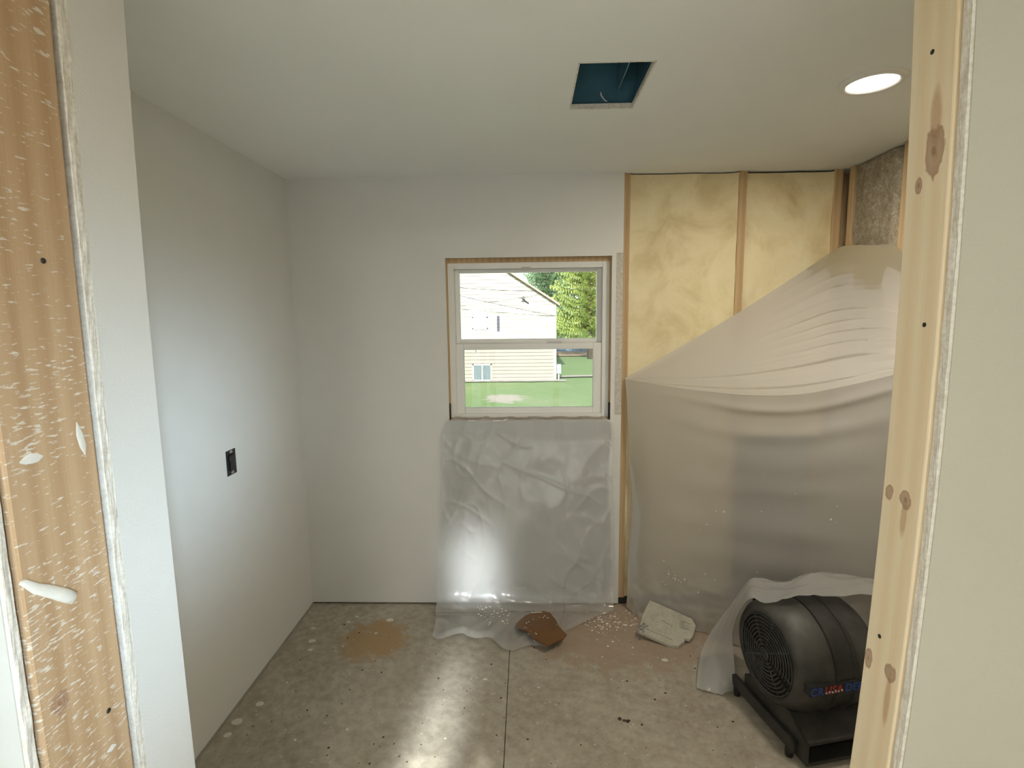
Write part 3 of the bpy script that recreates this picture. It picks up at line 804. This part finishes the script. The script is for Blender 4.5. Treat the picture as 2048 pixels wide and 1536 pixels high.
plate_mesh([(x, y, 0) for x, y in bp_], .006).build('board', M_BROWN, bs, smooth=False, off=(1.30,-.29,0))
BZ = None
cb = MB()
random.seed(3)
for i in range(16):
    a = random.random()*6.28; r = .05+.07*random.random(); x = 1.30+r*math.cos(a)*.9; y = -.29+r*math.sin(a); s_ = .0012+.0022*random.random()
    z = bz(x, y); crumb(cb, x, y, s_*1.5, z)
for i in range(10):
    x = 1.265+.006*i; y = -.147+.004*math.sin(i*2); z = bz(x, y); crumb(cb, x, y, .004, z)
cb.build('plaster_crumbs', M_PLASTER, bs, off=(1.30,-.29,0))['kind'] = 'stuff'

oc = [(1.899,-.15,.117),(1.934,-.167,.109),(2.094,-.248,.072),(2.104,-.284,.055),(2.073,-.335,.032),(2.053,-.352,.024),(2.024,-.345,.027),(2.025,-.36,.02),(1.988,-.384,.012),(1.944,-.38,.012),(1.801,-.311,.042),(1.817,-.286,.054),(1.851,-.222,.084)]
of = empty('drywall_offcut', (1.95,-.28,0)); tag(of, 'grey drywall offcut with printed marks leaning against the plastic curtain', 'drywall scrap')
OO = (1.95,-.28,0)
M_OFF = speckled('offcut_paper', (.44,.415,.335), (.33,.31,.245), (.52,.495,.42), s1=14, s2=120, bmp=.15)
plate_mesh(oc, .012).build('board', M_OFF, of, off=OO)
M_INK = simple('print_ink', (.16,.16,.14), .8)
def on_off(x, y, dz=.0012): return (x, y, .02+(y+.36)*.12/.26+dz)
def stroke(pts, r=.0012): return MB().tube([on_off(*p) for p in pts], r, 5)
# boxed stamp, two print lines
stroke([(2.035,-.262),(2.075,-.276),(2.062,-.308),(2.020,-.293),(2.035,-.262)], .0011).build('print_mark', M_INK, of, off=OO)
stroke([(2.030,-.290),(2.040,-.270),(2.048,-.276),(2.042,-.286),(2.038,-.284),(2.046,-.297)], .0011).build('print_mark', M_INK, of, off=OO)
stroke([(2.052,-.281),(2.062,-.285),(2.056,-.300),(2.048,-.297)], .0011).build('print_mark', M_INK, of, off=OO)
mk = MB()
for i in range(5):
    mk.tube([on_off(1.936+i*.010, -.259-i*.006), on_off(1.943+i*.010, -.263-i*.006)], .0016, 5)
mk.build('print_mark', M_INK, of, off=OO)
mk = MB()
for i in range(11):
    mk.tube([on_off(1.835+i*.012, -.296-i*.0055), on_off(1.842+i*.012, -.299-i*.0055)], .0018, 5)
mk.build('print_mark', M_INK, of, off=OO)
tb = MB()
for i in range(9):
    x = 1.803+.010*(i % 3)+.004*i; y = -.315+.014*(i//3)+.01*(i % 2)
    z = on_off(x, y)[2]; tb.box(x-.006, x+.006, y-.004, y+.004, z-.006, z+.004)
tb.build('torn_paper_edge', simple('torn_paper', (.28,.27,.24), .9, .4, 40), of, off=OO)

# crumbs and paint drops: too many to count
random.seed(11)
cr_ = MB()
for i in range(170):
    x = random.gauss(1.70, .085); y = random.gauss(-.16, .075)
    if y < -.01 and x < 1.95: crumb(cr_, x, y, random.choice((.002,.003,.003,.005,.007)))
for i in range(70): crumb(cr_, random.uniform(.05,2.1), random.uniform(-1.2,-.05), random.choice((.0015,.002,.003,.005)))
for i in range(60): crumb(cr_, random.uniform(.95,1.15), random.uniform(-.25,-.05), random.choice((.003,.004,.006)), .03)
tag(cr_.build('plaster_crumbs', M_PLASTER), 'white plaster crumbs strewn over the subfloor near the back wall', 'crumbs', kind='stuff')
dk = MB()
for i in range(120): crumb(dk, random.uniform(.05,2.1), random.uniform(-1.25,-.1), random.choice((.002,.003,.004,.006)))
tag(dk.build('dirt_specks', simple('dark_dirt', (.07,.05,.035), .9)), 'small dark dirt specks scattered over the grey subfloor', 'dirt', kind='stuff')
def clump(name, x, y, label, rs):
    mb = MB()
    for dx, dy, r in rs:
        mb.lathe([(r,0),(r*.95,r*.4),(r*.6,r*.8),(.0,r*.9)], (x+dx, y+dy, .0003), 'z', 9)
    o = mb.build(name, simple(name+'_dark', (.06,.045,.03), .9), None, off=(x, y, 0)); o.location = (x, y, 0)
    return tag(o, label, 'debris')
clump('debris_clump', 1.630, -.855, 'small dark debris clump on the open floor right of seam', ((-.012,.006,.008),(.004,-.002,.006),(.017,-.006,.008),(.026,-.001,.004)))
sp_ = MB()
for (x, y, r) in ((.052,-.884,.022),(.095,-.786,.017),(.492,-.16,.020),(.051,-.953,.016),(.30,-.13,.010),(.14,-.35,.018),(.16,-.42,.013),(1.898,-.477,.016),(.45,-.28,.008),(.27,-.18,.011),(1.05,-.62,.010),(.10,-.24,.012)):
    n = len(sp_.v)
    for i in range(14):
        a = i/14*6.2832; rr = r*(1+.25*nz(x*40+math.cos(a)*1.5, y*40+math.sin(a)*1.5, 2)); sp_.v.append((x+rr*math.cos(a), y+.8*rr*math.sin(a), .0006))
    sp_.v.append((x, y, .0018))
    for i in range(14): sp_.f.append((n+i, n+(i+1) % 14, n+14))
tag(sp_.build('paint_drops', simple('paint_drop', (.60,.59,.53), .6)), 'dried off-white paint drops splashed on the subfloor at left', 'paint drops', kind='stuff')

# ------------------------------------------------------------------ outside
G = -.6
def lawn_mat():
    m, nt, out = new_mat('spring_grass')
    b = N(nt, 'BsdfPrincipled', Roughness=.9); v = coords(nt)
    n1 = noise_t(nt, v, .5, 6, .65); n2 = noise_t(nt, v, 9, 6, .7)
    c = ramp(nt, n1, [(.3, (.32,.48,.17)), (.55, (.41,.58,.24)), (.72, (.60,.62,.37))])
    c = mixc(nt, .5, c, ramp(nt, n2, [(.3, (.20,.36,.11)), (.55, (.38,.52,.22)), (.72, (.60,.58,.40))]))
    t = N(nt, 'TexCoord'); sq = N(nt, 'SeparateXYZ'); L(nt, t.outputs['Object'], sq.inputs[0])
    dx = math_(nt, 'DIVIDE', math_(nt, 'SUBTRACT', sq.outputs[0], .62), .62); dy = math_(nt, 'DIVIDE', math_(nt, 'SUBTRACT', sq.outputs[1], 11.5), .8)
    dd = math_(nt, 'ADD', math_(nt, 'ADD', math_(nt, 'MULTIPLY', dx, dx), math_(nt, 'MULTIPLY', dy, dy)), math_(nt, 'MULTIPLY', math_(nt, 'SUBTRACT', noise_t(nt, v, 3.5, 5, .6), .5), 2.6))
    c = mixc(nt, ramp(nt, dd, [(.5, (.95,.95,.95)), (1.1, (0,0,0))]), c, (.78,.68,.58))
    L(nt, c, b.inputs['Base Color']); bump(nt, n2, .6, .05, b)
    L(nt, b.outputs[0], out.inputs[0]); return m
def lawn_fn(u, v):
    x = -40+80*u; y = .4+90*v*v
    return (x, y, G+.03*fbm(x*.6, y*.6, 0, 3) if y < 60 else G)
lw = MB().grid(lawn_fn, 120, 90).build('lawn', lawn_mat(), None, smooth=True)
tag(lw, 'bright green spring lawn outside the window', 'lawn', kind='structure')
pw = MB().grid(lambda u, v: (2.3+10*u, 16.0+.5*v+1.2*u, G+.06+.02*math.sin(v*math.pi)), 20, 4).build('footpath', simple('pale_path', (.68,.62,.54), .9, .1, 3))
tag(pw, 'pale strip of path crossing the lawn beside the house', 'path', kind='structure')
gb_ = MB().grid(lambda u, v: (-9+11.6*u, 15.02+.27*v+.06*nz(u*37, v)-.06*nz(u*90, 3), G+.03+.03*v+.02*nz(u*60, v*3)), 60, 4).build('gravel_strip', simple('gravel', (.60,.56,.50), .9, .3, 20))
tag(gb_, 'pale gravel strip along the foot of the neighbouring house', 'gravel', kind='structure')

# neighbour house
HY = 15.3; HXR = 2.255; HXL = -8.9; EAVE = 2.07; SL = .662; RX = (HXR+HXL)/2; RZ = EAVE+SL*(HXR-RX)
nh = empty('house', (RX, HY, G)); tag(nh, 'cream clapboard house with gable end facing the window', 'house')
NO = (RX, HY, G)
M_SID = simple('cream_siding', (.50,.45,.40), .6, .03, 2)
M_TRIM = simple('white_trim', (.82,.82,.80), .5)
sb = MB(); cw = .125; z = G
while z < RZ-.05:
    z1_ = min(z+cw, RZ)
    def hw(zz): return (HXR-RX) if zz <= EAVE else max(.01, (RZ-zz)/SL)
    w0, w1 = hw(z), hw(z1_); w = min(w0, w1) if z > EAVE else w0
    zg = min(z+.028, z1_)
    wg = hw(zg)
    sb.v += [(RX-w0,HY-.004,z),(RX+w0,HY-.004,z),(RX+wg,HY-.004,zg),(RX-wg,HY-.004,zg),(RX-wg,HY-.040,zg),(RX+wg,HY-.040,zg),(RX+w1,HY-.030,z1_),(RX-w1,HY-.030,z1_),(RX-w1,HY-.004,z1_),(RX+w1,HY-.004,z1_)]
    n = len(sb.v)-10; sb.f += [(n,n+1,n+2,n+3),(n+3,n+2,n+5,n+4),(n+4,n+5,n+6,n+7),(n+7,n+6,n+9,n+8)]
    z += cw
sb.build('siding', M_SID, nh, off=NO)
MB().prism([(HXL,HY,G),(HXR,HY,G),(HXR,HY,EAVE),(RX,HY,RZ),(HXL,HY,EAVE)], (0,6,0)).build('wall', M_SID, nh, off=NO)
M_ROOF = simple('brown_shingle', (.30,.20,.16), .9, .2, 5)
OV = .12
for sgn in (1, -1):
    ex = RX+sgn*(HXR-RX+OV); ez = EAVE-SL*OV
    MB().prism([(RX,HY-.25,RZ+.03),(ex,HY-.25,ez+.03),(ex,HY-.25,ez+.09),(RX,HY-.25,RZ+.09)], (0,6.4,0)).build('roof_slope', M_ROOF, nh, off=NO)
    MB().prism([(RX,HY-.28,RZ+.01),(ex,HY-.28,ez+.01),(ex,HY-.28,ez+.085),(RX,HY-.28,RZ+.085)], (0,.03,0)).build('rake_board', simple('pinkish_fascia', (.30,.20,.18), .7), nh, off=NO)
MB().box(HXR-.09,HXR+.01,HY-.035,HY+.05,G,EAVE).build('corner_board', M_TRIM, nh, off=NO)
def hwindow(x0, x1, z0, z1, glassmat, mull):
    fr_ = MB(); t = .045
    fr_.box(x0,x0+t,HY-.06,HY,z0,z1); fr_.box(x1-t,x1,HY-.06,HY,z0,z1); fr_.box(x0,x1,HY-.06,HY,z1-t,z1); fr_.box(x0,x1,HY-.06,HY,z0,z0+t)
    if mull: fr_.box((x0+x1)/2-.02,(x0+x1)/2+.02,HY-.055,HY,z0,z1)
    f = fr_.build('window', M_TRIM, nh, off=NO)
    if mull:
        xm = (x0+x1)/2
        MB().box(x0+t,xm-.02,HY-.04,HY-.03,z0+t,z1-t).build('pane', glassmat, f, off=NO)
        MB().box(xm+.02,x1-t,HY-.04,HY-.03,z0+t,z1-t).build('pane', glassmat, f, off=NO)
    else:
        MB().box(x0+t,x1-t,HY-.04,HY-.03,z0+t,z1-t).build('pane', glassmat, f, off=NO)
    return f
hwindow(-.666, .008, -.575, .028, simple('basement_pane', (.22,.27,.30), .25), True)
hwindow(-.648, -.10, 1.242, 1.661, simple('blind_pane', (.80,.80,.78), .4), False)
for zz in (1.232, 1.668):
    MB().box(-.66,-.09,HY-.075,HY,zz-.012,zz+.012).build('window_lip', simple('lip_grey', (.20,.20,.21), .6), nh, off=NO)
ve = MB().box(.216,.305,HY-.04,HY,1.16,1.69).build('wall_vent', simple('vent_grey', (.05,.05,.075), .6), nh, off=NO)
for i in range(8):
    MB().prism([(.210,HY-.075,1.17+i*.065),(.210,HY-.035,1.20+i*.065),(.210,HY-.035,1.21+i*.065),(.210,HY-.075,1.18+i*.065)], (.10,0,0)).build('slat', simple('slat_grey', (.09,.09,.12), .6), ve, off=NO)
fx = empty('flood_light', (1.20, HY-.02, 2.22)); tag(fx, 'dark flood light bracket mounted high on the gable wall', 'flood light')
M_FX = simple('bracket_grey', (.035,.035,.045), .5)
MB().tube([(.10,-.01,-.115),(-.06,-.16,.015),(-.10,-.20,.04)], .024, 8).build('arm', M_FX, fx, smooth=True)
MB().lathe([(.0,-.012),(.038,-.012),(.038,.012),(0,.012)], (.10,-.005,-.115), 'y', 16).build('wall_plate', M_FX, fx)
MB().prism([(-.15,-.26,.02),(-.08,-.26,.02),(-.02,-.26,.13),(-.09,-.26,.11)], (0,.10,0)).build('lamp_head', M_FX, fx, bevel=.008)
# meter box at the corner
mt = empty('meter_box', (2.37, HY+.4, G)); tag(mt, 'pale blue utility box beside the corner of the house', 'utility box')
MB().box(-.08,.09,-.08,.08,.22,.56).build('case', simple('pale_blue_metal', (.55,.68,.75), .5), mt, bevel=.02)
MB().tube([(0,0,0),(0,0,.24)], .03, 8).build('post', M_TRIM, mt)
# two overhead cables
M_CAB = simple('grey_cable', (.05,.05,.05), .6)
def cable(p0, p1, sag, label):
    pts = []
    for i in range(25):
        t = i/24; p = Vector(p0).lerp(Vector(p1), t); p.z -= sag*4*t*(1-t); pts.append(tuple(p))
    tag(MB().tube(pts, .011, 6).build('overhead_cable', M_CAB, None, smooth=True), label, 'cable', 'cables running to the house')
cable((-6.0,12.0,3.05), (1.62,HY-.32,2.49), .10, 'upper thin dark cable crossing in front of the gable')
cable((-6.0,12.5,3.75), (2.24,HY-.05,1.66), .12, 'lower faint cable sloping down to the house corner')

# conifers
def needle_mat(name, a, b_):
    m, nt, out = new_mat(name)
    b = N(nt, 'BsdfPrincipled', Roughness=.8); n1 = noise_t(nt, coords(nt), 1.6, 5, .6)
    L(nt, ramp(nt, n1, [(.35, a), (.65, b_)]), b.inputs['Base Color'])
    t = N(nt, 'BsdfTranslucent'); L(nt, ramp(nt, n1, [(.35, a), (.65, b_)]), t.inputs[0])
    mx = N(nt, 'MixShader'); mx.inputs[0].default_value = .35; L(nt, b.outputs[0], mx.inputs[1]); L(nt, t.outputs[0], mx.inputs[2])
    L(nt, mx.outputs[0], out.inputs[0]); return m
M_BARK = simple('bark', (.16,.11,.08), .9, .3, 8)
def conifer(loc, h, r0, mat, label, seed, z0=.35):
    rnd = random.Random(seed); root = empty('conifer', loc); tag(root, label, 'tree', 'conifers behind the house')
    MB().tube([(0,0,0),(.05,0,h*.5),(0,0,h*.97)], [.17,.10,.02], 8).build('trunk', M_BARK, root, smooth=True)
    fm = MB(); z = z0
    while z < h*.97:
        t = z/h; L_ = r0*(1-t)**.75*(.85+.3*rnd.random()); nb = 9 if t < .7 else 6
        for k in range(nb):
            a = 6.2832*(k+rnd.random()*.8)/nb; ln = L_*(.75+.45*rnd.random()); ca, sa = math.cos(a), math.sin(a)
            prev = None
            ns = max(4, int(ln/.16))
            for i in range(ns+1):
                s_ = i/ns; rr = ln*s_; zz = z+ln*(-.20*s_+.34*s_*s_)+.04*rnd.uniform(-1,1)
                c = Vector((ca*rr, sa*rr, zz))
                if i > 0:
                    # needle sprays: two slanted side twigs and one hanging
                    wd = (.10+.22*(1-s_))*min(1, ln)*(.7+.6*rnd.random())
                    for sg in (-1, 1):
                        d = Vector((-sa*sg, ca*sg, 0))*wd+Vector((ca, sa, .35))*wd*.75
                        n = len(fm.v); p = Vector((ca,sa,0))*.055; up = Vector((0,0,.035+.03*rnd.random()))
                        fm.v += [tuple(c-p-up*.3), tuple(c+p*.6+up), tuple(c+d+up*rnd.uniform(-1.5,1)), tuple(c+d*.6-p-up*rnd.random())]
                        fm.f.append((n,n+1,n+2,n+3))
                    n = len(fm.v); p = Vector((ca,sa,0))*.09
                    fm.v += [tuple(c-p), tuple(c+p), tuple(c+Vector((ca*.06,sa*.06,-.16-.1*rnd.random())))]
                    fm.f.append((n,n+1,n+2))
        z += .17+.09*rnd.random()
    fm.build('foliage', mat, root)
    return root
NM1 = needle_mat('yellow_green_needles', (.20,.27,.07), (.42,.46,.15)); NM2 = needle_mat('blue_green_needles', (.13,.22,.12), (.27,.37,.20))
conifer((4.6,24.8,G), 9.5, 2.7, NM1, 'large yellow-green conifer filling the right side of the view', 1, 1.25)
conifer((2.7,35.0,G), 10.0, 2.4, NM2, 'bluish green conifer rising over the roof slope', 2)
conifer((7.8,33.5,G), 10.5, 2.6, NM1, 'yellow-green conifer at the far right edge of the window', 3)
# far bank with a blue tarp and a brick shed
bk = MB().grid(lambda u, v: (2.6+22*u, 26.3+1.4*v, G+.05+.16*math.sin(v*1.5)), 10, 5).build('earth_bank', simple('brown_bank', (.48,.34,.22), .9, .2, 2), None, smooth=True)
tag(bk, 'low brown earth bank at the far end of the lawn', 'bank', kind='structure')
def tarp_fn(u, v):
    e = min(u, 1-u, v, 1-v)
    return (2.9+3.6*u+.15*nz(u*4, v*4), 28.6+3.2*v+.15*nz(u*4, v*4, 5), G+.04+.34*min(1, e/.18)**.6+.05*nz(u*9, v*9, 2)*min(1, e*9))
tp = MB().grid(tarp_fn, 40, 40).build('tarp_heap', simple('blue_grey_tarp', (.24,.34,.44), .5, .15, 2), None, smooth=True)
tag(tp, 'low blue-grey covered heap beyond the far edge of the lawn', 'tarp')
